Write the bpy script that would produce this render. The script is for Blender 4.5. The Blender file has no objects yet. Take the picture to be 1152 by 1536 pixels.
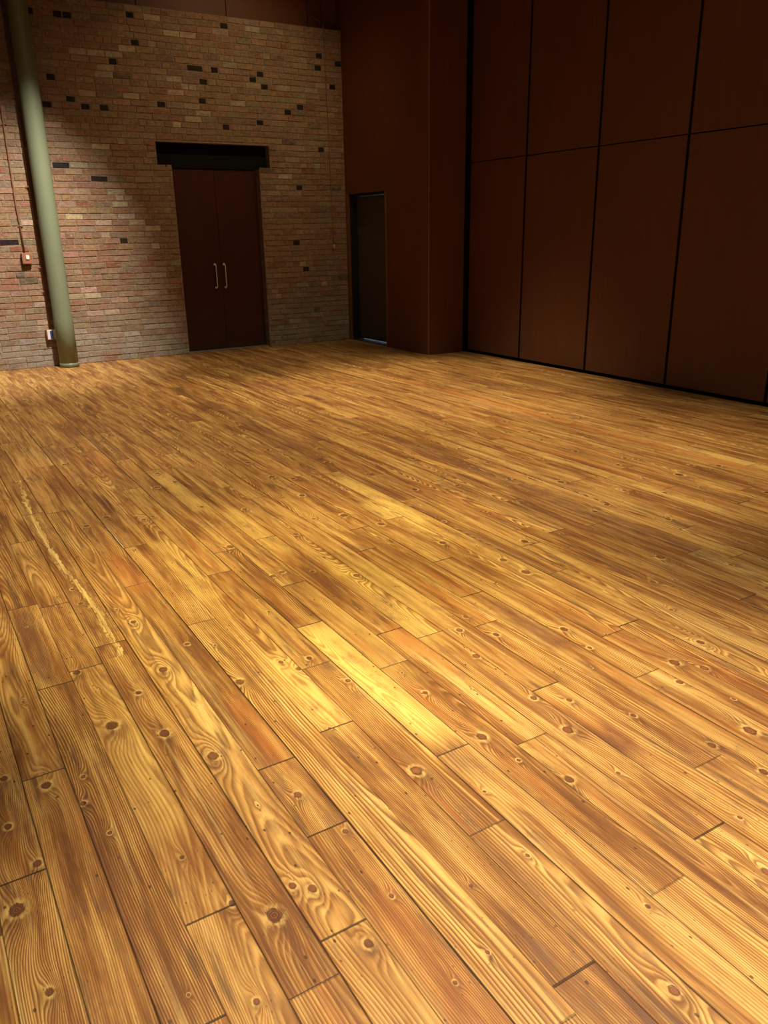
import bpy, bmesh, math, random
from mathutils import Vector, Matrix, noise as mnoise
random.seed(7)
C = bpy.context.scene.collection
S = bpy.context.scene

# ------------------------------------------------------------------ helpers
def link(o, parent=None):
    C.objects.link(o)
    if parent: o.parent = parent
    return o

def mesh_obj(name, verts, faces, mat=None, parent=None, smooth=False):
    me = bpy.data.meshes.new(name)
    me.from_pydata(verts, [], faces); me.update()
    o = bpy.data.objects.new(name, me)
    for m in (mat if isinstance(mat, (list, tuple)) else [mat]):
        if m: me.materials.append(m)
    if smooth:
        for p in me.polygons: p.use_smooth = True
    return link(o, parent)

def bm_obj(name, bm, mat=None, parent=None, smooth=False):
    me = bpy.data.meshes.new(name); bm.to_mesh(me); bm.free()
    o = bpy.data.objects.new(name, me)
    for m in (mat if isinstance(mat, (list, tuple)) else [mat]):
        if m: me.materials.append(m)
    if smooth:
        for p in me.polygons: p.use_smooth = True
    return link(o, parent)

def add_box(bm, lo, hi, bevel=0.0, seg=2):
    vs = [bm.verts.new((x, y, z)) for x in (lo[0], hi[0]) for y in (lo[1], hi[1]) for z in (lo[2], hi[2])]
    idx = [(0,1,3,2), (4,6,7,5), (0,4,5,1), (2,3,7,6), (0,2,6,4), (1,5,7,3)]
    fs = [bm.faces.new([vs[i] for i in f]) for f in idx]
    if bevel > 0:
        es = list({e for f in fs for e in f.edges})
        bmesh.ops.bevel(bm, geom=es, offset=bevel, segments=seg, affect='EDGES', profile=0.5)

def box(name, lo, hi, mat, parent=None, bevel=0.0):
    bm = bmesh.new(); add_box(bm, lo, hi, bevel)
    return bm_obj(name, bm, mat, parent)

def add_tube(bm, pts, r, n=16, cap=True):
    pts = [Vector(p) for p in pts]; rings = []
    for i, p in enumerate(pts):
        t = (pts[min(i+1, len(pts)-1)] - pts[max(i-1, 0)]).normalized()
        a = Vector((0, 0, 1)) if abs(t.z) < .9 else Vector((0, 1, 0))
        u = t.cross(a).normalized(); v = t.cross(u).normalized()
        rr = r[i] if isinstance(r, (list, tuple)) else r
        rings.append([bm.verts.new(p + rr*(math.cos(2*math.pi*k/n)*u + math.sin(2*math.pi*k/n)*v)) for k in range(n)])
    for a, b in zip(rings, rings[1:]):
        for k in range(n):
            f = bm.faces.new((a[k], a[(k+1) % n], b[(k+1) % n], b[k])); f.smooth = True
    if cap:
        bm.faces.new(rings[0][::-1]); bm.faces.new(rings[-1])

def tube(name, pts, r, mat, parent=None, n=16):
    bm = bmesh.new(); add_tube(bm, pts, r, n)
    return bm_obj(name, bm, mat, parent)

def empty(name, loc=(0, 0, 0)):
    o = bpy.data.objects.new(name, None); o.location = loc; o.empty_display_size = .1
    return link(o)

def tag(o, label=None, cat=None, group=None, kind=None):
    if label: o['label'] = label
    if cat: o['category'] = cat
    if group: o['group'] = group
    if kind: o['kind'] = kind
    return o

def local(o):
    """re-express children built in world coordinates under a moved root"""
    for ch in o.children: ch.matrix_parent_inverse = Matrix.Translation(-Vector(o.location))

# ------------------------------------------------------------------ node DSL
class N:
    def __init__(s, name):
        s.mat = bpy.data.materials.new(name); s.mat.use_nodes = True
        s.nt = s.mat.node_tree; s.nt.nodes.clear()
        s.out = s.nt.nodes.new('ShaderNodeOutputMaterial')
    def node(s, t, **kw):
        n = s.nt.nodes.new(t)
        for k, v in kw.items(): setattr(n, k, v)
        return n
    def put(s, sock, v):
        if isinstance(v, bpy.types.NodeSocket): s.nt.links.new(v, sock)
        elif v is not None:
            if isinstance(v, (tuple, list)) and len(v) == 3 and sock.type == 'RGBA': v = (*v, 1)
            sock.default_value = v
    def m(s, op, a, b=None, c=None, clamp=False):
        n = s.node('ShaderNodeMath', operation=op, use_clamp=clamp)
        s.put(n.inputs[0], a); s.put(n.inputs[1], b)
        if c is not None: s.put(n.inputs[2], c)
        return n.outputs[0]
    def add(s, a, b): return s.m('ADD', a, b)
    def sub(s, a, b): return s.m('SUBTRACT', a, b)
    def mul(s, a, b): return s.m('MULTIPLY', a, b)
    def div(s, a, b): return s.m('DIVIDE', a, b)
    def sq(s, a): return s.m('MULTIPLY', a, a)
    def abs(s, a): return s.m('ABSOLUTE', a)
    def step(s, v, e0, e1, lo=0., hi=1.):
        n = s.node('ShaderNodeMapRange', interpolation_type='SMOOTHSTEP')
        for i, x in enumerate((v, e0, e1, lo, hi)): s.put(n.inputs[i], x)
        return n.outputs[0]
    def mix(s, f, a, b, mode='MIX'):
        n = s.node('ShaderNodeMix', data_type='RGBA', blend_type=mode)
        s.put(n.inputs[0], f); s.put(n.inputs[6], a); s.put(n.inputs[7], b)
        return n.outputs[2]
    def xyz(s, x, y, z):
        n = s.node('ShaderNodeCombineXYZ')
        for i, v in enumerate((x, y, z)): s.put(n.inputs[i], v)
        return n.outputs[0]
    def sep(s, v):
        n = s.node('ShaderNodeSeparateXYZ'); s.put(n.inputs[0], v); return n.outputs
    def pos(s): return s.node('ShaderNodeTexCoord').outputs['Object']
    def attr(s, name):
        return s.node('ShaderNodeAttribute', attribute_name=name)
    def noise(s, vec, scale=1., detail=2., rough=.5, dist=0., col=False):
        n = s.node('ShaderNodeTexNoise'); s.put(n.inputs['Vector'], vec)
        s.put(n.inputs['Scale'], scale); s.put(n.inputs['Detail'], detail)
        s.put(n.inputs['Roughness'], rough); s.put(n.inputs['Distortion'], dist)
        return n.outputs['Color' if col else 'Fac']
    def voro(s, vec, scale=1., feature='F1', out='Distance', rnd=1.):
        n = s.node('ShaderNodeTexVoronoi', feature=feature); s.put(n.inputs['Vector'], vec)
        s.put(n.inputs['Scale'], scale); s.put(n.inputs['Randomness'], rnd)
        return n.outputs[out]
    def ramp(s, f, stops):
        n = s.node('ShaderNodeValToRGB'); s.put(n.inputs[0], f); e = n.color_ramp.elements
        while len(e) > 1: e.remove(e[-1])
        e[0].position = stops[0][0]; e[0].color = (*stops[0][1], 1)
        for p, c in stops[1:]:
            q = e.new(p); q.color = (*c, 1)
        return n.outputs[0]
    def scale(s, vec, v):
        n = s.node('ShaderNodeVectorMath', operation='MULTIPLY'); s.put(n.inputs[0], vec); s.put(n.inputs[1], v)
        return n.outputs[0]
    def bump(s, h, dist=.002, strength=1., normal=None):
        n = s.node('ShaderNodeBump'); s.put(n.inputs['Height'], h)
        n.inputs['Distance'].default_value = dist; n.inputs['Strength'].default_value = strength
        if normal: s.put(n.inputs['Normal'], normal)
        return n.outputs[0]
    def bsdf(s, color, rough=.5, normal=None, metal=0., spec=.5, coat=0., coat_rough=.1):
        n = s.node('ShaderNodeBsdfPrincipled')
        s.put(n.inputs['Base Color'], color); s.put(n.inputs['Roughness'], rough)
        s.put(n.inputs['Metallic'], metal); s.put(n.inputs['Specular IOR Level'], spec)
        s.put(n.inputs['Coat Weight'], coat); s.put(n.inputs['Coat Roughness'], coat_rough)
        if normal: s.put(n.inputs['Normal'], normal)
        s.nt.links.new(n.outputs[0], s.out.inputs[0])
        return s.mat

def simple(name, col, rough=.5, metal=0., nscale=8., var=.12, spec=.4):
    n = N(name); p = n.pos()
    f = n.noise(p, nscale, 4, .6)
    c = n.mix(f, tuple(x*(1-var) for x in col), tuple(min(1, x*(1+var)) for x in col))
    return n.bsdf(c, rough, n.bump(n.noise(p, nscale*12, 3), .0006, .4), metal, spec)

# ------------------------------------------------------------------ materials
def red_board_mat(name, base, rough=.42):
    """dark reddish stained board: faint vertical grain, scuffs near the floor"""
    n = N(name); p = n.pos(); q = n.sep(p)
    g = n.noise(n.scale(p, (38, 38, 1.6)), 1., 5, .65)
    b = n.noise(n.scale(p, (1.1, 1.1, .8)), 1., 3, .5)
    c = n.mix(n.step(g, .3, .75), tuple(x*.86 for x in base), tuple(x*1.14 for x in base))
    c = n.mix(n.step(b, .35, .7), n.mix(.5, c, tuple(x*.8 for x in base)), c)
    low = n.step(q[2], 1.0, .0)
    sc = n.voro(n.scale(p, (1, 1, 1.6)), 9.)
    spots = n.mul(n.step(sc, .045, .02), n.mul(low, n.step(n.noise(p, 3.), .52, .62)))
    c = n.mix(n.mul(spots, .5), c, (.25, .19, .14))
    c = n.mix(n.mul(n.mul(low, .16), n.noise(p, 5., 3)), c, (.16, .13, .10))
    return n.bsdf(c, n.add(rough, n.mul(g, .1)), n.bump(g, .0004, .35), 0, .25)

RED = (.16, .054, .021)
m_red = red_board_mat('red_stained_board', RED)
m_red2 = red_board_mat('red_stained_panel', (.130, .043, .018), .45)
m_door = red_board_mat('dark_mahogany_door', (.060, .016, .009), .4)
m_edge = simple('worn_highlit_edge', (.28, .15, .09), .5)  # pale from wear and from a painted highlight along the bevel
m_casing = simple('stained_casing_lit', (.20, .088, .038), .5)  # lighter than the wall: light on these strips put into the colour
m_black = simple('black_steel_lintel', (.004, .004, .003), .7, spec=.15)
m_gap = simple('black_gap', (.006, .004, .003), .9, spec=.1)
m_green = simple('sage_green_paint', (.175, .20, .125), .42, var=.06, nscale=3.)
m_brickpaint = simple('brick_red_paint', (.30, .12, .065), .55)
m_conduit = simple('conduit_red_paint', (.24, .105, .06), .5)
m_white = simple('white_plate', (.75, .71, .68), .45, var=.04)
m_blue = simple('blue_switch', (.035, .045, .22), .4, var=.05)
m_steel = simple('brushed_steel', (.85, .80, .78), .42, .55, var=.04)
m_teal = simple('dark_teal_paint', (.010, .014, .012), .5)
m_grey = simple('dark_olive_door', (.075, .058, .034), .55)
m_plain = simple('dark_ceiling', (.05, .035, .028), .9)
m_dark = simple('dark_plaster', (.16, .10, .07), .9)

def brick_mat():
    n = N('old_brick'); p = n.pos(); q = n.sep(p)
    at = n.attr('brick'); col = at.outputs['Color']; lim = n.attr('mort').outputs['Fac']
    g1 = n.noise(p, 34., 5, .7); g2 = n.noise(p, 7., 4, .6)
    v = n.noise(p, 90., 3, .7)
    ok = n.step(n.sep(col)[0], .03, .08)
    c = n.mix(n.step(g1, .35, .7), n.mix(.36, col, (.07, .040, .024)), n.mix(n.mul(ok, .14), col, (.55, .42, .32)))
    c = n.mix(n.mul(n.mul(n.step(v, .55, .8), .35), ok), c, (.42, .32, .24))
    mcol = n.mix(g1, (.17, .115, .075), (.37, .27, .19))
    # mortar washed over the brick faces in long flat smears
    sm = n.noise(n.scale(p, (7, 7, 34)), 1., 6, .72)
    smf = n.mul(n.step(sm, .47, .64), n.mul(ok, n.sub(.85, lim)))
    c = n.mix(n.m('MULTIPLY', smf, .75, clamp=True), c, mcol)
    c = n.mix(lim, c, mcol)
    pk = n.noise(n.scale(p, (16, 16, 70)), 1., 3, .6)
    c = n.mix(n.mul(n.mul(n.step(pk, .64, .72), ok), .6), c, (.58, .45, .33))
    dk = n.noise(n.scale(p, (11, 11, 55)), 1., 3, .6)
    c = n.mix(n.mul(n.step(dk, .64, .74), .6), c, (.07, .045, .03))
    # grey lime bloom low on the wall
    low = n.mul(n.step(q[2], .95, .02), n.step(n.noise(n.scale(p, (3, 3, 7)), 1., 5, .6), .30, .6))
    c = n.mix(n.mul(low, .82), c, n.mix(g1, (.17, .15, .12), (.50, .46, .38)))
    h = n.add(n.mul(g1, .7), n.add(n.mul(v, .3), n.mul(sm, .5)))
    return n.bsdf(c, .88, n.bump(h, .012, .9), 0, .2)
m_brick = brick_mat()

# fissures and chips in the boards: ((y, x) points, half width)
FISS = [([(3.0,.545),(3.153,.56),(3.409,.564),(3.723,.557),(4.021,.538),(4.327,.527),(4.755,.529),(5.178,.535),(5.57,.556),(5.902,.578)], .019),
        ([(4.192,.866),(4.424,.868),(4.637,.865)], .005),
        ([(7.45,3.0),(8.311,3.026),(8.846,2.988),(9.435,2.946)], .016)]

def floor_mat():
    n = N('pine_floor'); p = n.pos(); q = n.sep(p); X, Y = q[0], q[1]
    rn = n.sep(n.attr('seed').outputs['Vector'])          # three random numbers of the board
    ed = n.sep(n.attr('ends').outputs['Vector'])          # y0, y1, centre x
    se = n.sep(n.attr('seam').outputs['Vector'])          # left seam, right seam, butt strength
    st = n.sep(n.attr('stain').outputs['Vector'])         # yellow, red, purple-dark
    tone = n.sep(n.attr('tone').outputs['Vector'])        # value, warmth, grain contrast
    u = n.sub(X, ed[2])
    off = n.mul(rn[0], 37.)
    # --- knots
    warp = None; core = None; halo = None; rim = None; darkk = None
    for k in ('knot_a', 'knot_b', 'knot_c'):
        kv = n.sep(n.attr(k).outputs['Vector'])
        dx = n.div(n.sub(X, kv[0]), kv[2]); dy = n.div(n.sub(Y, kv[1]), kv[2])
        wob = n.mul(n.sub(n.noise(n.xyz(X, Y, kv[2]), 60., 2), .5), .7)
        d = n.add(n.m('SQRT', n.add(n.sq(dx), n.mul(n.sq(dy), .62))), wob)
        dl = n.add(n.mul(n.sq(dx), .16), n.mul(n.sq(dy), .018))
        w = n.mul(n.mul(kv[2], 2.6), n.m('EXPONENT', n.mul(dl, -1.)))
        c = n.step(d, 1.05, .8)
        r = n.mul(n.step(d, .7, 1.0), n.step(d, 1.4, 1.1))
        h = n.mul(n.step(d, 1.1, 1.35), n.step(d, 2.6, 1.5))
        # darker stained wood on one side of the knot
        dd = n.add(n.sq(n.mul(dx, .42)), n.sq(n.mul(n.add(dy, 2.2), .30)))
        dk = n.m('EXPONENT', n.mul(dd, -1.))
        if warp is None: warp, core, halo, rim, darkk, dmin = w, c, h, r, dk, d
        else:
            warp = n.add(warp, w); core = n.m('MAXIMUM', core, c); halo = n.m('MAXIMUM', halo, h)
            rim = n.m('MAXIMUM', rim, r); darkk = n.m('MAXIMUM', darkk, dk); dmin = n.m('MINIMUM', dmin, d)
    # --- growth rings: the board is a slice through a wandering trunk
    vec = n.xyz(off, n.mul(Y, 1.), n.mul(rn[1], 11.))
    wander = n.mul(n.sub(n.noise(vec, .7, 2, .45), .5), .15)
    depth = n.add(n.mul(n.sub(n.noise(n.xyz(n.add(off, 50.), Y, 3.), .42, 2, .4), .36), .34), n.mul(rn[2], .03))
    fine = n.mul(n.sub(n.noise(n.xyz(n.mul(X, 18.), n.mul(Y, 1.9), off), 1., 3, .5), .5), .0085)
    ux = n.add(n.sub(u, n.mul(n.sub(rn[1], .5), .34)), wander)
    R = n.m('SQRT', n.add(n.add(n.sq(ux), n.sq(depth)), .00002))
    R = n.add(n.add(R, warp), fine)
    ph = n.mul(R, n.add(115., n.mul(rn[0], 125.)))
    fr = n.m('FRACT', ph)
    ring = n.mul(n.step(fr, .30, .80), n.step(fr, 1.0, .88))
    lite = n.mul(n.step(fr, .0, .10), n.step(fr, .42, .16))
    fr2 = n.m('FRACT', n.mul(ph, .27))
    wide = n.mul(n.step(fr2, .1, .8), n.step(fr2, 1., .86))
    # --- streaks and fibres along the grain
    s1 = n.noise(n.xyz(n.mul(X, 150.), n.mul(Y, 2.2), off), 1., 4, .62)
    s2 = n.noise(n.xyz(n.add(n.mul(R, 46.), 0.), n.mul(Y, 1.5), off), 1., 4, .55)
    s3 = n.noise(n.xyz(n.mul(X, 600.), n.mul(Y, 22.), off), 1., 2, .5)
    bl = n.noise(n.xyz(n.mul(X, 13.), n.mul(Y, 1.35), off), 1., 5, .66, .35)
    bl2 = n.noise(n.xyz(n.mul(X, 3.), n.mul(Y, 1.3), 4.), 1., 3, .5)
    s4 = n.noise(n.xyz(n.mul(X, 34.), n.mul(Y, .7), n.add(off, 3.)), 1., 4, .65)
    light = (.58, .315, .072); mid = (.40, .185, .040); dark = (.17, .066, .018); deep = (.072, .030, .014)
    t = n.add(n.mul(s2, .95), n.mul(n.sub(bl, .5), 1.5))
    t = n.add(t, tone[0])
    c = n.ramp(t, [(.12, (.17, .064, .021)), (.34, (.35, .150, .038)), (.50, (.53, .275, .075)), (.70, (.72, .425, .125)), (.92, (.84, .56, .20))])
    c = n.mix(n.mul(ring, n.mul(tone[2], n.add(.50, n.mul(s1, .72)))), c, dark)
    c = n.mix(n.mul(n.mul(lite, tone[2]), n.mul(n.step(bl, .35, .62), .55)), c, (.90, .60, .20))
    c = n.mix(n.mul(wide, n.mul(n.step(bl2, .35, .65), .28)), c, (.20, .075, .020))
    c = n.mix(n.mul(n.step(s1, .55, .74), .42), c, deep)
    c = n.mix(n.mul(n.step(s1, .44, .26), .32), c, (.80, .52, .16))
    c = n.mix(n.mul(n.step(s3, .45, .75), .16), c, deep)
    c = n.mix(n.mul(n.step(s4, .52, .68), .58), c, (.22, .095, .030))
    c = n.mix(n.mul(n.step(s4, .46, .28), .40), c, (.88, .60, .22))
    # --- board-scale stains (wood colour)
    ir = n.step(n.noise(n.xyz(n.mul(X, 22.), n.mul(Y, 5.), off), 1., 4, .6), .30, .62)
    irr = n.add(.45, n.mul(ir, .55))
    c = n.mix(n.m('MULTIPLY', n.mul(st[0], irr), .8, clamp=True), c, n.mix(ring, (.92, .66, .20), (.70, .42, .10)))
    c = n.mix(n.m('MULTIPLY', n.mul(st[1], irr), .65, clamp=True), c, n.mix(ring, (.56, .21, .05), (.34, .10, .03)))
    c = n.mix(n.m('MULTIPLY', n.mul(st[2], irr), .85, clamp=True), c, n.mix(ring, (.20, .082, .040), (.11, .042, .024)))
    # red-brown streaks now and then
    rs = n.noise(n.xyz(n.mul(X, 14.), n.mul(Y, .9), n.add(off, 9.)), 1., 3, .5)
    c = n.mix(n.mul(n.step(rs, .58, .74), .40), c, (.38, .115, .025))
    ds = n.noise(n.xyz(n.mul(X, 24.), n.mul(Y, 2.0), n.add(off, 21.)), 1., 5, .62)
    c = n.mix(n.mul(n.step(ds, .56, .70), .66), c, (.095, .045, .026))
    sg = n.noise(n.xyz(n.mul(X, 12.), n.mul(Y, 5.), n.add(off, 40.)), 1., 5, .7)
    c = n.mix(n.mul(n.step(sg, .54, .70), .50), c, (.20, .10, .055))
    # knots
    c = n.mix(n.mul(darkk, .42), c, (.10, .042, .022))
    hn = n.step(n.noise(n.xyz(n.mul(X, 40.), n.mul(Y, 22.), 8.), 1., 3, .6), .36, .62)
    c = n.mix(n.mul(n.mul(halo, hn), .58), c, (.84, .56, .19))
    kr = n.step(n.m('SINE', n.mul(dmin, 16.)), -.4, .9)
    c = n.mix(n.mul(core, .93), c, n.mix(n.add(n.mul(kr, .4), n.mul(rn[2], .5)), (.085, .028, .014), (.40, .14, .05)))
    c = n.mix(n.mul(rim, .60), c, (.055, .022, .012))
    # pale fissures
    for pts, hw in FISS:
        lo, hi = pts[0][0], pts[-1][0]
        fc = n.node('ShaderNodeFloatCurve'); cu = fc.mapping.curves[0]
        x0 = min(a[1] for a in pts) - .02; x1 = max(a[1] for a in pts) + .02
        cc = [((a[0]-lo)/(hi-lo), (a[1]-x0)/(x1-x0)) for a in pts]
        cu.points[0].location = cc[0]; cu.points[1].location = cc[-1]
        for a in cc[1:-1]: cu.points.new(*a)
        fc.mapping.update()
        n.put(fc.inputs['Value'], n.div(n.sub(Y, lo), hi-lo))
        xc = n.add(n.mul(fc.outputs[0], x1-x0), x0)
        jag = n.mul(n.sub(n.noise(n.xyz(n.mul(X, 22.), n.mul(Y, 6.), 1.), 1., 6, .78), .5), hw*4.2)
        dd = n.abs(n.add(n.sub(X, xc), jag))
        inr = n.mul(n.m('GREATER_THAN', Y, lo), n.m('LESS_THAN', Y, hi))
        wd = n.mul(hw, n.sub(n.mul(n.noise(n.xyz(n.mul(X, 3.), Y, 2.), 5., 4, .7), 4.4), 1.35))
        f = n.mul(n.mul(inr, n.step(dd, wd, n.mul(wd, .4))), n.add(.25, n.mul(n.step(s1, .62, .40), .75)))
        sh = n.mul(inr, n.step(dd, n.mul(wd, 3.2), n.mul(wd, .8)))
        c = n.mix(n.mul(sh, .5), c, (.16, .065, .02))
        c = n.mix(f, c, (.88, .62, .22) if hw != .005 else (.80, .70, .56))
    # small dark specks and nail holes
    vs = n.voro(n.xyz(n.mul(X, 22.), n.mul(Y, 13.), off), 1.)
    sp = n.mul(n.step(vs, .10, .06), n.step(n.noise(p, 2.6, 2), .38, .50))
    c = n.mix(n.mul(sp, .8), c, (.05, .024, .014))
    vs2 = n.voro(n.xyz(n.mul(X, 60.), n.mul(Y, 28.), off), 1.)
    c = n.mix(n.mul(n.mul(n.step(vs2, .14, .06), n.step(n.noise(p, 5., 2), .44, .56)), .6), c, (.07, .032, .018))
    # --- seams between boards
    nz = n.mul(n.sub(n.noise(n.xyz(n.mul(X, 3.), n.mul(Y, 14.), 3.), 1., 3), .5), .0016)
    hwid = .0645
    dl = n.add(n.add(u, hwid), nz); dr = n.add(n.sub(hwid, u), nz)
    sl = n.mul(n.step(dl, n.add(.0012, n.mul(se[0], .0022)), .0004), n.add(.35, n.mul(se[0], .65)))
    sr = n.mul(n.step(dr, n.add(.0012, n.mul(se[1], .0022)), .0004), n.add(.35, n.mul(se[1], .65)))
    de = n.m('MINIMUM', n.sub(Y, ed[0]), n.sub(ed[1], Y))
    sb = n.mul(n.step(n.add(de, nz), .0042, .0016), se[2])
    seam = n.m('MAXIMUM', n.m('MAXIMUM', sl, sr), sb)
    grime = n.m('MAXIMUM', n.mul(n.step(dl, .007, .001), se[0]), n.mul(n.step(dr, .007, .001), se[1]))
    c = n.mix(n.mul(grime, .25), c, deep)
    c = n.mix(n.m('MULTIPLY', seam, .93, clamp=True), c, (.028, .014, .009))
    h = n.sub(n.sub(n.add(n.mul(ring, -.10), n.mul(s1, .25)), n.mul(seam, 3.)), n.mul(core, .4))
    ripple = n.noise(n.xyz(n.mul(X, 7.), n.mul(Y, 2.2), off), 1., 2)
    h = n.add(h, n.mul(ripple, 1.6))
    rough = n.add(.34, n.add(n.mul(s1, .16), n.mul(bl2, .10)))
    return n.bsdf(c, rough, n.bump(h, .0012, .8), 0, .42)
m_floor = floor_mat()

# ------------------------------------------------------------------ floor (boards 129 mm wide, running to the brick wall)
W, X0 = .129, .090
YW = 11.334           # brick face
KMIN, KMAX = -24, 53
YMIN, YMAX = -2.0, 11.5
OBS = {-1:[1.941], 4:[1.337, 5.034], 5:[1.668, 2.019], 1:[1.279, 2.907, 3.705], 2:[1.556, 2.979, 3.649], 7:[.95, 2.094, 6.66], 12:[1.084],
       3:[3.127], 9:[2.827], 11:[2.585], 15:[2.682, 3.743], 13:[1.898], 18:[2.085], 14:[3.435], 10:[3.252], 17:[3.773],
       16:[3.096], 22:[3.086], 32:[2.818], 6:[4.185]}
SEAM = {0:.75, 1:.7, 2:.35, 3:.7, 4:.85, 5:.4, 6:1., 7:.2, 8:.45, 9:.85, 10:.6, 11:.5, 12:.45, 19:.9, 16:.75, 13:.5}
KN = [(.546,1.468,15),(.625,1.53,8),(.665,1.494,9),(.703,1.271,9),(.838,1.632,6),(.471,1.561,7),(.416,1.272,6),(.073,1.974,9),(.001,1.833,15),(.029,1.543,8),(.025,2.172,8),(.231,2.158,7),(.825,1.364,5),(1.214,.801,9),(1.70,.907,9),(.403,2.523,17),(.544,2.377,14),(.151,2.307,12),(.667,2.80,13),(.676,3.274,10),(.539,2.683,9),(.373,2.961,11),(.044,2.414,9),(.258,2.288,6),(.812,2.948,8),(.52,3.6,9),(.52,3.784,8),(.885,2.549,13),(.641,2.167,14),(1.115,2.514,9),(1.078,2.60,8),(1.187,2.566,9),(.792,1.846,9),(1.234,2.333,8),(1.156,1.748,14),(1.708,1.651,13),(1.829,2.43,10),(1.928,2.514,9),(1.933,2.313,10),(2.203,2.193,12),(1.841,1.783,8),(1.754,2.217,11),(1.439,1.779,13),(1.742,1.863,9),(1.53,1.459,11),(1.433,2.105,8),(2.369,1.755,14),(2.43,1.667,11),(2.269,1.651,9),(2.217,1.319,15),(1.959,1.592,7),(2.18,2.02,7),(2.042,1.335,9),(2.062,1.161,10),(2.082,4.479,15),(2.122,3.986,16),(2.23,3.731,15),(2.195,4.85,12),(2.092,4.979,15),(2.091,5.416,16),(2.048,5.842,12),(1.747,3.17,12),(1.395,3.394,10),(1.945,4.034,9),(1.745,3.861,11),(1.361,3.886,14),(1.454,3.414,10),(1.587,3.336,8),(1.461,4.627,10),(.773,4.671,12),(1.345,5.191,14),(1.443,5.525,12),(2.756,4.174,14),(3.159,4.81,14),(3.039,4.086,12),(2.474,2.922,13),(2.469,2.741,16),(2.355,3.293,14),(2.737,3.061,15),(3.941,4.222,10),(3.654,3.756,17),(4.436,3.426,20),(3.167,2.503,15),(2.895,2.316,10)]
# stains that belong to single boards: board, y0, y1, centre across 0..1, half width, channel, strength
STAIN = [(9,1.84,2.82,.5,.62,0,1.0),(9,1.62,1.84,.45,.45,2,.75),(7,2.10,2.66,.5,.55,0,.6),(10,4.55,5.5,.5,.6,0,.7),(11,3.6,4.5,.5,.6,0,.45),
 (18,3.6,4.7,.4,.5,0,.85),(17,3.5,4.1,.6,.5,0,.6),(25,2.3,5.5,.5,.75,2,.75),(15,2.07,2.52,.6,.45,2,1.0),(13,1.44,1.62,.2,.5,2,1.2),
 (11,2.2,2.6,.7,.35,1,1.),(5,2.03,2.45,.7,.35,1,.8),(5,3.55,4.1,.5,.6,1,.8),(1,2.95,3.68,.35,.3,2,.9),(1,1.3,2.2,.02,.22,2,1.),
 (2,1.9,2.46,.6,.5,0,.35),(26,7.6,8.6,.7,.6,2,.9),(27,7.2,8.3,.3,.6,2,.7),(19,5.2,7.8,.5,.5,2,.6),(12,1.58,1.93,.9,.45,2,.7),
 (22,3.2,4.2,.4,.5,2,.3),(38,3.1,3.7,.5,.5,0,.8),(19,2.4,3.9,.02,.3,2,.9),(37,3.2,7.8,.5,.42,1,1.1),(42,6.5,7.8,.4,.5,2,.9),(31,2.8,5.,.5,.4,1,.5),(24,2.2,3.8,.4,.5,2,.35),(8,5.9,8.,.4,.4,1,.6),(4,2.0,2.3,.2,.6,2,.3),(8,7.0,7.5,.5,.6,2,.7),(6,6.3,6.7,.5,.6,2,.6),
 (13,2.6,3.3,.5,.6,0,.4),(16,4.2,5.8,.1,.4,1,.5),(8,1.1,1.9,.2,.3,2,.5),(5,.9,1.4,.6,.5,1,.45),(12,2.4,3.3,.5,.5,0,.5),(7,3.3,4.2,.5,.6,0,.45),
 (21,3.4,4.4,.5,.5,1,.35),(30,2.8,4.4,.5,.6,0,.35),(28,4.5,6.5,.5,.6,0,.3),(33,4.0,6.0,.5,.6,1,.4),(36,5.0,7.0,.4,.6,2,.35),(14,1.2,1.6,.5,.5,2,.25),
 (17,1.9,2.5,.6,.4,1,.4),(0,3.9,4.5,.5,.6,1,.5),(-1,2.4,3.4,.6,.6,1,.4),(3,3.2,3.9,.3,.6,2,.35),(18,1.2,1.9,.2,.5,1,.3),(10,2.2,2.8,.5,.5,0,.35)]
def smooth(a, b, x):
    t = max(0., min(1., (x-a)/(b-a))); return t*t*(3-2*t)
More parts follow.
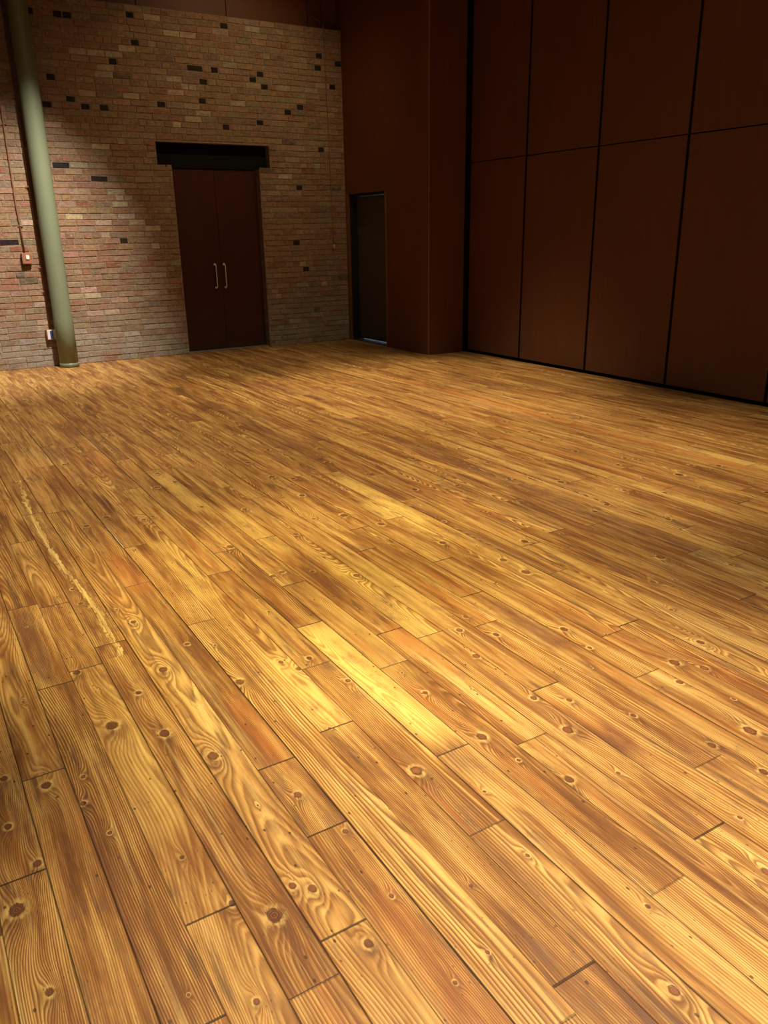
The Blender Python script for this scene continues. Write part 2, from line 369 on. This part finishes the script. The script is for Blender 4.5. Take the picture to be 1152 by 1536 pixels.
def build_floor():
    rng = random.Random(11)
    seams = {k: SEAM.get(k, rng.choice([.1, .2, .3, .45, .6, .8])) for k in range(KMIN, KMAX+2)}
    verts, faces = [], []
    A = {a: [] for a in ('seed', 'ends', 'seam', 'stain', 'tone', 'knot_a', 'knot_b', 'knot_c')}
    NU = 4; us = [i/NU for i in range(NU+1)]
    for k in range(KMIN, KMAX+1):
        xl, xc = X0 + W*k, X0 + W*(k+.5)
        cuts = sorted(OBS.get(k, []))
        if not cuts: cuts = [rng.uniform(.4, 3.)]
        while cuts[0] > YMIN + .4: cuts.insert(0, cuts[0] - rng.uniform(.9, 2.8))
        while cuts[-1] < YMAX - .5: cuts.append(cuts[-1] + rng.uniform(.9, 2.8))
        cuts = [YMIN] + [c for c in cuts if YMIN+.3 < c < YMAX-.3] + [YMAX]
        kn = [(a, b, s/1000.) for a, b, s in KN if int(math.floor((a-X0)/W + 1e-6)) == k]
        known = (-2 <= k <= 18)
        y = YMIN + rng.random()
        while y < YMAX:
            s = rng.choice([.004, .005, .006, .008, .011, .013])
            if known and y < 4.3: s = rng.choice([.003, .004, .005])
            c = (xl + W*rng.uniform(.12, .88), y, s)
            if all((c[0]-q[0])**2 + (c[1]-q[1])**2 > .16**2 for q in kn): kn.append(c)
            y += rng.uniform(.5, 1.9) if known and y < 4.3 else rng.uniform(.35, 1.3)
        sts = [s for s in STAIN if s[0] == k]
        for y0, y1 in zip(cuts, cuts[1:]):
            seed = (rng.random(), rng.random(), rng.random())
            tone = (rng.gauss(-.01, .08), 0, rng.uniform(.55, 1.0))
            bst = 0.9 if (k in OBS and any(abs(y0-q) < .01 or abs(y1-q) < .01 for q in OBS[k])) else rng.uniform(.3, .8)
            nv = max(1, int(math.ceil((y1-y0)/.08)))
            ys = [y0 + (y1-y0)*i/nv for i in range(nv+1)]
            base = len(verts)
            for yy in ys:
                for uu in us: verts.append((xl + W*uu, yy, 0.))
            for i in range(nv):
                ym = .5*(ys[i]+ys[i+1])
                kk = sorted(kn, key=lambda q: abs(q[1]-ym) - q[2]*6)[:3]
                while len(kk) < 3: kk.append((xc, 99., .005))
                for j in range(NU):
                    a = base + i*(NU+1) + j
                    faces.append((a, a+1, a+NU+2, a+NU+1))
                    for (uu, yy) in ((us[j], ys[i]), (us[j+1], ys[i]), (us[j+1], ys[i+1]), (us[j], ys[i+1])):
                        st = [0., 0., 0.]
                        for (_, a0, a1, uc, hw, ch, amt) in sts:
                            fy = smooth(a0-.06, a0+.06, yy) * (1-smooth(a1-.06, a1+.06, yy))
                            fu = 1 - smooth(hw*.55, hw*1.25, abs(uu-uc))
                            st[ch] = max(st[ch], amt*fy*fu)
                        A['stain'] += st
                        A['seed'] += seed; A['tone'] += tone
                        A['ends'] += (y0, y1, xc); A['seam'] += (seams[k], seams[k+1], bst)
                        for nm, q in zip(('knot_a', 'knot_b', 'knot_c'), kk): A[nm] += q
    o = mesh_obj('floor', verts, faces, m_floor)
    for nm, d in A.items():
        at = o.data.attributes.new(nm, 'FLOAT_VECTOR', 'CORNER'); at.data.foreach_set('vector', d)
    return o
fl = build_floor(); tag(fl, kind='structure')

# ------------------------------------------------------------------ brick wall
DARK = [(2.12, 4.12, 1), (2.42, 4.12, 1), (2.54, 4.13, 1), (3.3, 4.21, 1), (3.27, 3.91, 1), (3.04, 3.68, 1), (2.2, 3.45, 1), (2.4, 3.22, 2), (2.12, 3.14, 1), (2.54, 3.14, 1), (2.77, 3.14, 1), (3.56, 3.22, 1), (2.24, 2.45, 2), (2.67, 2.28, 2), (4.47, 4.21, 1), (4.15, 3.68, 2), (4.33, 3.68, 1), (4.12, 3.53, 1), (5.0, 3.68, 1), (4.86, 3.6, 1), (5.06, 3.52, 1), (4.1, 3.29, 1), (5.86, 3.99, 1), (5.88, 3.83, 1), (6.18, 3.91, 1), (6.06, 3.6, 1), (5.42, 3.22, 1), (5.53, 3.29, 1), (4.48, 2.98, 2), (4.97, 3.05, 1), (5.85, 2.74, 1), (5.49, 2.25, 1), (5.44, 1.47, 1), (5.5, 1.08, 1), (5.73, 0.52, 1), (1.48, 1.56, 2), (2.84, 1.56, 1)]
PALE = [(2.47, 3.76), (2.75, 3.76), (2.91, 3.76), (3.24, 3.84), (2.92, 3.6), (2.82, 3.52), (3.21, 3.3), (3.7, 3.53), (2.21, 2.91), (2.77, 2.67), (2.85, 2.11), (2.77, 2.19), (4.86, 4.21), (3.71, 3.52), (3.84, 3.45), (4.04, 3.45), (3.73, 3.38), (4.7, 3.29), (4.04, 3.14), (3.94, 3.06), (3.8, 2.99), (3.98, 4.05), (3.75, 4.07), (5.44, 1.15), (5.88, 0.85), (5.03, 0.71), (5.19, 2.42), (3.24, 1.72), (3.29, 1.49), (2.31, 1.88), (2.98, 1.88), (2.65, 1.79), (3.07, 1.79), (2.29, 0.92), (2.46, 0.86), (2.32, 0.62), (2.56, 0.61), (2.73, 0.31), (3.2, 0.15), (2.96, 2.01), (1.73, 1.8), (1.68, 0.78), (1.74, 0.55), (3.61, 4.18)]
REDB = [(5.35, 4.07), (5.34, 3.91), (5.78, 3.3), (5.65, 2.43), (3.66, 4.26), (2.1, 1.48), (3.33, 1.29), (2.78, 1.23), (1.51, 1.51), (3.23, 1.25), (3.51, 0.85), (2.46, 2.01), (3.09, 2.59)]
ZT = 4.315            # top of the brickwork
XL, XR = -3.0, 6.25   # brick wall from the left wall to the box wall
DOOR = (3.62, 4.875, 0., 2.47)
LINT = (3.43, 5.045, 2.47, 2.78)
def build_brick():
    rng = random.Random(5)
    verts, faces, cols, mort = [], [], [], []
    def quad(vs, col, mo):
        b = len(verts); verts.extend(vs); faces.append(tuple(range(b, b+len(vs))))
        cols.extend([(*col, 1.)]*len(vs)); mort.extend([mo]*len(vs))
    mz = (.22, .15, .1); ym = YW + .006
    # mortar backing with the opening cut out, and the thickness of the wall
    def back(xa, xb, za, zb): quad([(xa, ym, za), (xb, ym, za), (xb, ym, zb), (xa, ym, zb)], mz, 1.)
    d0, d1, _, dz = DOOR; l0, l1, lz0, lz1 = LINT
    back(XL, l0, 0, ZT); back(l1, XR, 0, ZT); back(l0, l1, lz1, ZT); back(l0, d0, 0, lz0); back(d1, l1, 0, lz0)
    yb = YW + .30
    rb = (.20, .11, .065)
    quad([(d1, ym, 0), (d1, yb, 0), (d1, yb, dz), (d1, ym, dz)], rb, .35)
    quad([(d0, ym, 0), (d0, ym, dz), (d0, yb, dz), (d0, yb, 0)], rb, .35)
    quad([(l1, ym, lz0), (l1, yb, lz0), (l1, yb, lz1), (l1, ym, lz1)], rb, .35)
    quad([(l0, ym, lz0), (l0, ym, lz1), (l0, yb, lz1), (l0, yb, lz0)], rb, .35)
    quad([(l0, ym, lz1), (l1, ym, lz1), (l1, yb, lz1), (l0, yb, lz1)], rb, .35)
    quad([(l0, ym, lz0), (l0, yb, lz0), (d0, yb, lz0), (d0, ym, lz0)], rb, .35)
    quad([(d1, ym, lz0), (d1, yb, lz0), (l1, yb, lz0), (l1, ym, lz0)], rb, .35)
    quad([(XL, ym, ZT), (XR, ym, ZT), (XR, yb, ZT), (XL, yb, ZT)], (.24, .17, .11), .6)
    quad([(XL, yb, 0), (XL, yb, ZT), (XR, yb, ZT), (XR, yb, 0)], mz, 1.)
    bricks = []
    ch = ZT/57.; z = 0.; r = 0
    while z < ZT - .01:
        x = XL - rng.random()*.2
        header = (r % 6 == 3)
        while x < XR:
            L = .112 if (header or rng.random() < .14) else .222
            L *= rng.uniform(.94, 1.05)
            spans = [(max(x, XL), min(x+L, XR))]
            z0, z1 = z + .004, z + ch - .004
            cut = None
            if z1 > 0 and z + ch*.5 < dz: cut = (d0, d1)
            elif lz0 < z + ch*.5 < lz1: cut = (l0, l1)
            if cut:
                ns = []
                for a, b in spans:
                    if b <= cut[0] or a >= cut[1]: ns.append((a, b))
                    else:
                        if a < cut[0]: ns.append((a, cut[0]))
                        if b > cut[1]: ns.append((cut[1], b))
                spans = ns
            for a, b in spans:
                if b - a > .03: bricks.append([a + .004, b - .004, z0, z1, None])
            x += L + .001
        z += ch; r += 1
    def near(px, pz):
        return min(range(len(bricks)), key=lambda i: (max(bricks[i][0]-px, 0, px-bricks[i][1]))**2 + ((bricks[i][2]+bricks[i][3])*.5-pz)**2*1.5)
    for px, pz, w in DARK:
        i = near(px, pz); b = bricks[i]
        if w == 1 and b[1]-b[0] > .16:
            mid = (b[0]+b[1])/2
            bricks.append([mid+.004, b[1], b[2], b[3], None]); b[1] = mid-.004
            if px > mid: i = len(bricks)-1
        bricks[i][4] = tuple(v*rng.uniform(.5, 2.) for v in (.011, .009, .009))  # near black: holes in the brickwork, their shade put into the colour
    for px, pz in PALE:
        i = near(px, pz)
        if bricks[i][4] is None: bricks[i][4] = tuple(v*rng.uniform(.85, 1.1) for v in (.52, .40, .28))
    for px, pz in REDB:
        i = near(px, pz)
        if bricks[i][4] is None: bricks[i][4] = (.24, .075, .04)
    pal = [((.29, .160, .085), 34), ((.32, .190, .110), 26), ((.27, .130, .068), 14), ((.35, .225, .140), 12), ((.28, .185, .110), 12), ((.21, .135, .085), 6), ((.40, .29, .195), 4), ((.12, .08, .055), 1.)]
    for a, b, z0, z1, col in bricks:
        if col is None:
            if z1 < .5 and rng.random() < .3: col = (.40, .33, .25)
            else: col = rng.choices([q[0] for q in pal], [q[1] for q in pal])[0]
            col = tuple(v*rng.uniform(.86, 1.14) for v in col)
        pr = rng.uniform(-.001, .004)
        if col[0] < .05: pr = -.002
        zo = lambda x: .012*(mnoise.noise((x*.9, z0*1.7, 3.)))
        j = lambda s=.0034: rng.uniform(-s, s)
        i = .0035
        F = [(a+i+j(), YW-pr+j(.001), z0+i+j()+zo(a)), (b-i+j(), YW-pr+j(.001), z0+i+j()+zo(b)), (b-i+j(), YW-pr+j(.001), z1-i+j()+zo(b)), (a+i+j(), YW-pr+j(.001), z1-i+j()+zo(a))]
        Bk = [(a, ym+.002, z0+zo(a)), (b, ym+.002, z0+zo(b)), (b, ym+.002, z1+zo(b)), (a, ym+.002, z1+zo(a))]
        quad(F, col, 0.)
        for q in range(4):
            r_ = (q+1) % 4
            quad([Bk[q], Bk[r_], F[r_], F[q]], tuple(v*.9 for v in col), .35)
    o = mesh_obj('wall_back', verts, faces, m_brick)
    ca = o.data.color_attributes.new('brick', 'FLOAT_COLOR', 'POINT')
    ca.data.foreach_set('color', [c for v in cols for c in v])
    ma = o.data.attributes.new('mort', 'FLOAT', 'POINT'); ma.data.foreach_set('value', mort)
    return o
tag(build_brick(), kind='structure')

ZC = 6.2
# boarded band above the brickwork, set back behind its ledge
bm = bmesh.new()
YU = YW + .14
xs = [-3.0, -1.4, -.2, 1.0, 2.2, 3.4, 4.6, 5.80, 6.02, 6.25]
for a, b in zip(xs, xs[1:]): add_box(bm, (a+.004, YU, ZT+.02), (b-.004, YU+.05, ZC), .003, 1)
tag(bm_obj('wall_upper', bm, m_red), kind='structure')

# ------------------------------------------------------------------ box wall with the side door
XB, YB = 6.25, 9.11        # face of the box wall and its outer corner
OY0, OY1, OZ = 10.20, 11.245, 2.15
T = .15
bm = bmesh.new()
def q4(bm, vs, mi=0):
    f = bm.faces.new([bm.verts.new(v) for v in vs]); f.material_index = mi; return f
def wall_x(bm, x, y0, y1, z0, z1): q4(bm, [(x, y1, z0), (x, y0, z0), (x, y0, z1), (x, y1, z1)])
e = .007
ztop = ZC
wall_x(bm, XB, YB+e, OY0, 0, ztop)
wall_x(bm, XB, OY1, YU+.02, 0, OZ); wall_x(bm, XB, OY0, YU+.02, OZ, ztop)
# reveals
q4(bm, [(XB, OY1, 0), (XB, OY1, OZ), (XB+.03, OY1, OZ), (XB+.03, OY1, 0)])
q4(bm, [(XB, OY0, 0), (XB+T, OY0, 0), (XB+T, OY0, OZ), (XB, OY0, OZ)])
q4(bm, [(XB, OY0, OZ), (XB+T, OY0, OZ), (XB+T, OY1, OZ), (XB, OY1, OZ)])
# return face towards the room, and a rounded worn corner, its caught light painted paler
q4(bm, [(XB+e, YB, 0), (6.95, YB, 0), (6.95, YB, ztop), (XB+e, YB, ztop)])
prev = None
for i in range(5):
    a = math.pi/2*i/4
    c = (XB+e-e*math.cos(a), YB+e-e*math.sin(a))
    if prev: q4(bm, [(prev[0], prev[1], 0), (c[0], c[1], 0), (c[0], c[1], ztop), (prev[0], prev[1], ztop)], 1)
    prev = c
tag(bm_obj('wall_box', bm, [m_red, m_edge]), kind='structure')
wr = bpy.data.objects['wall_box']; wr.name = 'wall_side'

# side door: frame, leaf, threshold
d2 = empty('door_2', (XB, (OY0+OY1)/2, 0)); tag(d2, kind='structure')
bm = bmesh.new()
add_box(bm, (XB+.02, OY1-.028, 0), (XB+T+.05, OY1, OZ), .002)
add_box(bm, (XB+.06, OY0, 0), (XB+T+.05, OY0+.028, OZ), .002)
add_box(bm, (XB+.06, OY0+.028, OZ-.03), (XB+T+.05, OY1-.028, OZ), .002)
bm_obj('door_frame', bm, m_teal, d2)
bm = bmesh.new()
add_box(bm, (XB-.006, OY0-.042, 0), (XB+.004, OY0+.0, OZ), .002)
add_box(bm, (XB-.006, OY1, 0), (XB+.004, OY1+.07, OZ), .002)  # brightly lit wall strip by the corner, built as casing
bm_obj('casing', bm, m_casing, d2)
leaf = box('door_leaf', (XB+T-.02, OY0+.03, .030), (XB+T+.02, OY1-.032, OZ-.036), m_grey, d2, .003)
box('threshold', (XB+.02, OY0+.0, 0), (XB+T+.05, OY1-.0, .006), simple('worn_threshold', (.05, .045, .045), .4), d2, .001)
local(d2)

# passage behind the side door, lit by cool daylight
bm = bmesh.new()
x0, x1, y0, y1, z1 = XB+T+.06, 8.2, 9.4, 11.33, 2.6
q4(bm, [(x0, y0, .001), (x1, y0, .001), (x1, y1, .001), (x0, y1, .001)])
q4(bm, [(x0, y0, z1), (x0, y1, z1), (x1, y1, z1), (x1, y0, z1)])
q4(bm, [(x0, y0, 0), (x0, y0, z1), (x1, y0, z1), (x1, y0, 0)])
q4(bm, [(x0, y1, 0), (x1, y1, 0), (x1, y1, z1), (x0, y1, z1)])
q4(bm, [(x1, y0, 0), (x1, y0, z1), (x1, y1, z1), (x1, y1, 0)])
tag(bm_obj('wall_passage', bm, simple('passage_plaster', (.6, .6, .6), .8)), kind='structure')

# ------------------------------------------------------------------ lintel and double door
box('trim_1', (LINT[0]+.002, YW+.13, LINT[2]+.001), (LINT[1]-.002, YW+.29, LINT[3]-.002), m_black, None, .003)
tag(bpy.data.objects['trim_1'], kind='structure')
d1 = empty('door_1', (4.25, YW+.14, 0)); tag(d1, kind='structure')
YD = YW + .14
bm = bmesh.new()
add_box(bm, (DOOR[0]+.001, YD+.005, 0), (DOOR[0]+.03, YD+.10, 2.469), .002)
add_box(bm, (DOOR[1]-.03, YD+.005, 0), (DOOR[1]-.001, YD+.10, 2.469), .002)
bm_obj('door_frame', bm, m_door, d1)
for s in (0, 1):
    xa, xb = ((DOOR[0]+.032, 4.2495), (4.2535, DOOR[1]-.032))[s]
    lf = box('door_leaf', (xa, YD+.01, .022), (xb, YD+.055, 2.464), m_door, d1, .002)
    hx = (4.155, 4.294)[s]
    bm = bmesh.new()
    pts = [(hx, YD+.012, 1.205)]
    for i in range(6):
        a = math.pi/2*i/5
        pts.append((hx, YD+.012-.055+.02-.02*math.sin(a), 1.205-.02+.02*math.cos(a)))
    for i in range(6):
        a = math.pi/2*i/5
        pts.append((hx, YD+.012-.055+.02-.02*math.cos(a), .885+.02-.02*math.sin(a)))
    pts.append((hx, YD+.012, .885))
    add_tube(bm, pts, .0065, 12)
    for z in (1.205, .885): add_tube(bm, [(hx, YD+.0095, z), (hx, YD+.003, z)], .017, 14)
    bm_obj('door_handle', bm, m_steel, lf)
box('threshold', (DOOR[0]+.002, YW+.035, 0), (DOOR[1]-.002, YD+.11, .013), simple('aluminium_threshold', (.42, .38, .33), .4, .6), d1, .003)
local(d1)

# ------------------------------------------------------------------ sliding wall panels on the right
XP = 6.87
joints = [9.06, 7.96, 6.79, 5.62, 4.45, 3.28, 2.11, .94]
ZM = 2.44
lab = ['dark red wall panel next to the boxed corner, narrowest looking of the row',
       'dark red wall panel, second one along from the boxed corner',
       'dark red wall panel in the middle, third one from the boxed corner',
       'dark red wall panel, fourth one from the boxed corner, next to the cut-off one',
       'dark red wall panel cut off by the right edge of the photo']
for i, (b, a) in enumerate(zip(joints, joints[1:])):
    if i > 4: break
    r = empty('folding_panel', (XP, (a+b)/2, .038))
    tag(r, lab[i], 'wall panel', 'tall dark red wall panels', 'thing')
    for nm, z0, z1 in (('lower_board', .038, ZM-.005), ('upper_board', ZM+.005, ZC-.06)):
        box(nm, (XP, a+.017, z0), (XP+.045, b-.017, z1), m_red2, r, .004)
    bm = bmesh.new()                                           # black core and bottom seal behind the boards
    add_box(bm, (XP+.046, a+.001, .03), (XP+.07, b-.001, ZC-.05))
    add_box(bm, (XP+.004, a+.001, .034), (XP+.046, a+.0165, ZC-.055))
    add_box(bm, (XP+.004, b-.0165, .034), (XP+.046, b-.001, ZC-.055))
    bm_obj('core', bm, m_gap, r)
    local(r)
bm = bmesh.new(); q4(bm, [(XP+.078, YB+.02, 0), (XP+.078, -2, 0), (XP+.078, -2, ZC), (XP+.078, YB+.02, ZC)])
tag(bm_obj('wall_right', bm, m_gap), kind='structure')
box('trim_2', (XP+.002, -1.9, 0), (XP+.076, YB-.002, .006), m_gap); tag(bpy.data.objects['trim_2'], kind='structure')

box('trim_3', (XP-.045, YB-.012, 0), (XP+.075, YB-.001, ZC-.01), m_gap); tag(bpy.data.objects['trim_3'], kind='structure')

# ------------------------------------------------------------------ green column
cx, cy = 1.935, 11.165
col = empty('steel_column', (cx, cy, 0))
tag(col, 'round sage green steel column standing in front of the brick wall', 'column', None, 'thing')
bm = bmesh.new()
add_tube(bm, [(cx, cy, z) for z in (0.05, .6, .62, 2, 4, ZC-.02)], [.1185, .1185, .1155, .1155, .1155, .1155], 48, True)
bm_obj('shaft', bm, m_green, col)
bm = bmesh.new()
add_tube(bm, [(cx, cy, 0), (cx, cy, .035), (cx, cy, .055)], [.122, .122, .119], 48, True)
bm_obj('base_collar', bm, m_green, col)
local(col)

# ------------------------------------------------------------------ conduits and boxes on the bricks
def conduit(name, pts, r, label, straps=()):
    t = empty(name, pts[-1]); tag(t, label, 'conduit')
    tube('pipe', pts, r, m_conduit, t, 12)
    for z in straps:
        x = pts[-1][0]
        bm = bmesh.new(); add_box(bm, (x-.032, YW-.012, z-.011), (x+.032, YW-.006, z+.011), .002)
        add_tube(bm, [(x, YW-.016, z-.011), (x, YW-.016, z+.011)], r+.003, 12)
        bm_obj('strap', bm, m_conduit, t)
    local(t); return t
conduit('conduit', [(1.622, YW-.016, ZT-.01), (1.614, YW-.016, 3.1), (1.610, YW-.016, 2.0), (1.622, YW-.016, 1.43)], .010,
        'thin painted conduit at the far left running down to the white-faced box', (1.75, 2.9, 3.7))
conduit('conduit', [(1.800, YW-.017, ZT-.01), (1.800, YW-.017, 2.0), (1.786, YW-.017, .485)], .012,
        'thin painted conduit close beside the green column, ending at the low box', (.95, 1.25, 2.2, 3.2))
def jbox(x, z, w, h, label, kind):
    t = empty('electrical_box', (x, YW, z)); tag(t, label, 'electrical box')
    box('back_box', (x-w/2, YW-.062, z-h/2), (x+w/2, YW-.001, z+h/2), m_brickpaint, t, .005)
    if kind == 0:
        box('cover_plate', (x-w/2+.003, YW-.067, z-h/2+.003), (x+w/2-.003, YW-.0625, z+h/2-.003), m_brickpaint, t, .002)
        tag(box('rocker', (x-.010, YW-.078, z-.012), (x+.030, YW-.0675, z+.040), m_white, t, .003), 'white switch on the red box')
    else:
        tag(box('cover_plate', (x-w/2+.012, YW-.067, z-h/2+.004), (x+w/2-.003, YW-.0625, z+h/2-.003), m_white, t, .002), 'pale cover plate')
        tag(box('outlet', (x-.012, YW-.074, z-.052), (x+.026, YW-.0675, z+.052), m_blue, t, .003), 'dark blue socket insert')
    local(t)
jbox(1.632, 1.365, .112, .13, 'small red electrical box with white switch on bricks, higher of two', 0)
jbox(1.782, .415, .112, .13, 'low electrical box with pale plate and blue insert beside green column', 1)
# thin cable coming over the ledge at the right end of the brick wall
pts = [(5.86, YU-.012, 4.47), (5.90, YU-.03, 4.45), (5.94, YW+.05, 4.41), (5.967, YW-.012, 4.34), (5.976, YW-.014, 4.2), (5.978, YW-.014, 3.84), (5.991, YW-.014, 2.98), (6.010, YW-.014, 1.6), (6.014, YW-.014, 1.44)]
t = empty('cable', (6.014, YW, 1.4)); tag(t, 'thin cable running down the bricks beside the right-hand corner', 'cable')
tube('wire', pts, .0065, m_conduit, t, 8)
tag(box('clip', (5.998, YW-.03, 1.385), (6.032, YW-.008, 1.44), simple('pale_clip', (.42, .32, .24), .6), t, .003), 'pale clip at the lower end')
local(t)

# ------------------------------------------------------------------ rest of the shell
bm = bmesh.new(); q4(bm, [(-3.0, -2, 0), (-3.0, YW, 0), (-3.0, YW, ZC), (-3.0, -2, ZC)])
tag(bm_obj('wall_left', bm, m_dark), kind='structure')
bm = bmesh.new(); q4(bm, [(-3.0, -2, 0), (-3.0, -2, ZC), (6.95, -2, ZC), (6.95, -2, 0)])
tag(bm_obj('wall_front', bm, m_dark), kind='structure')
box('ceiling', (-3.1, -2.1, ZC), (8.3, YW+.4, ZC+.1), m_plain); tag(bpy.data.objects['ceiling'], kind='structure')

# ------------------------------------------------------------------ light
def spot(loc, target, power, size, blend, col=(1, .80, .50), r=.06):
    l = bpy.data.lights.new('spot', 'SPOT'); l.energy = power; l.spot_size = math.radians(size); l.spot_blend = blend
    l.color = col; l.shadow_soft_size = r
    o = link(bpy.data.objects.new('ceiling_spot', l)); o.location = loc
    o.rotation_euler = (Vector(target)-Vector(loc)).to_track_quat('-Z', 'Y').to_euler()
    return o
def area(loc, target, power, sx, sy, col):
    l = bpy.data.lights.new('area', 'AREA'); l.energy = power; l.shape = 'RECTANGLE'; l.size = sx; l.size_y = sy; l.color = col
    o = link(bpy.data.objects.new('soft_light', l)); o.location = loc
    o.rotation_euler = (Vector(target)-Vector(loc)).to_track_quat('-Z', 'Y').to_euler()
    return o
WARM = (1., .80, .50)
spot((1.55, 2.9, 5.9), (1.6, 3.1, 0), 1350, 34, .9, (1., .82, .36))
spot((.6, 4.4, 5.9), (.5, 4.6, 0), 1050, 44, .9, WARM)
spot((3.6, 4.2, 5.9), (4.1, 4.4, 0), 1500, 52, .9, WARM)
spot((2.5, 7.3, 5.9), (2.0, 7.6, 0), 1150, 50, .9, WARM)
spot((1.6, .9, 5.9), (1.6, .8, 0), 2600, 48, 1., (1., .84, .60))
spot((4.6, 7.3, 5.9), (5.1, 7.3, 0), 1500, 46, 1., WARM)
spot((2.5, 8.3, 5.3), (1.15, 11.33, .1), 2300, 50, 1., (1., .90, .76), .05)
spot((5.2, 8.4, 6.0), (4.4, 11.3, 2.4), 240, 70, 1., (1., .74, .40), .05)
spot((3.9, 9.0, 5.9), (3.9, 9.1, 0), 430, 48, 1., WARM)  # extra spot, added to brighten the dim floor before the double door
area((2.0, 2.6, 6.1), (2.0, 2.6, 0), 70, 4, 4, (1., .85, .66))
area((7.9, 10.5, 1.3), (6.4, 10.6, 1.0), 14, 1., 2., (.62, .78, 1.))

w = bpy.data.worlds.new('world'); S.world = w; w.use_nodes = True
w.node_tree.nodes['Background'].inputs[0].default_value = (.9, .8, .7, 1)
w.node_tree.nodes['Background'].inputs[1].default_value = 0.02

# ------------------------------------------------------------------ camera
yaw, pitch, roll = math.radians(31.0898), math.radians(-19.3471), math.radians(-.98775)
f = Vector((math.sin(yaw)*math.cos(pitch), math.cos(yaw)*math.cos(pitch), math.sin(pitch)))
r = Vector((math.cos(yaw), -math.sin(yaw), 0)); u = r.cross(f)
c, s = math.cos(roll), math.sin(roll)
rr = c*r + s*u; uu = -s*r + c*u
cam = bpy.data.cameras.new('camera'); co = link(bpy.data.objects.new('camera', cam))
M = Matrix((rr, uu, -f)).transposed().to_4x4(); M.translation = (0, 0, 1.6)
co.matrix_world = M
cam.sensor_fit = 'HORIZONTAL'; cam.sensor_width = 36.; cam.lens = 1193.97/1152*36.; cam.clip_start = .05
S.camera = co

S.view_settings.view_transform = 'Standard'; S.view_settings.look = 'None'
S.view_settings.gamma = 1.; S.view_settings.use_curve_mapping = False
S.view_settings.exposure = 0.
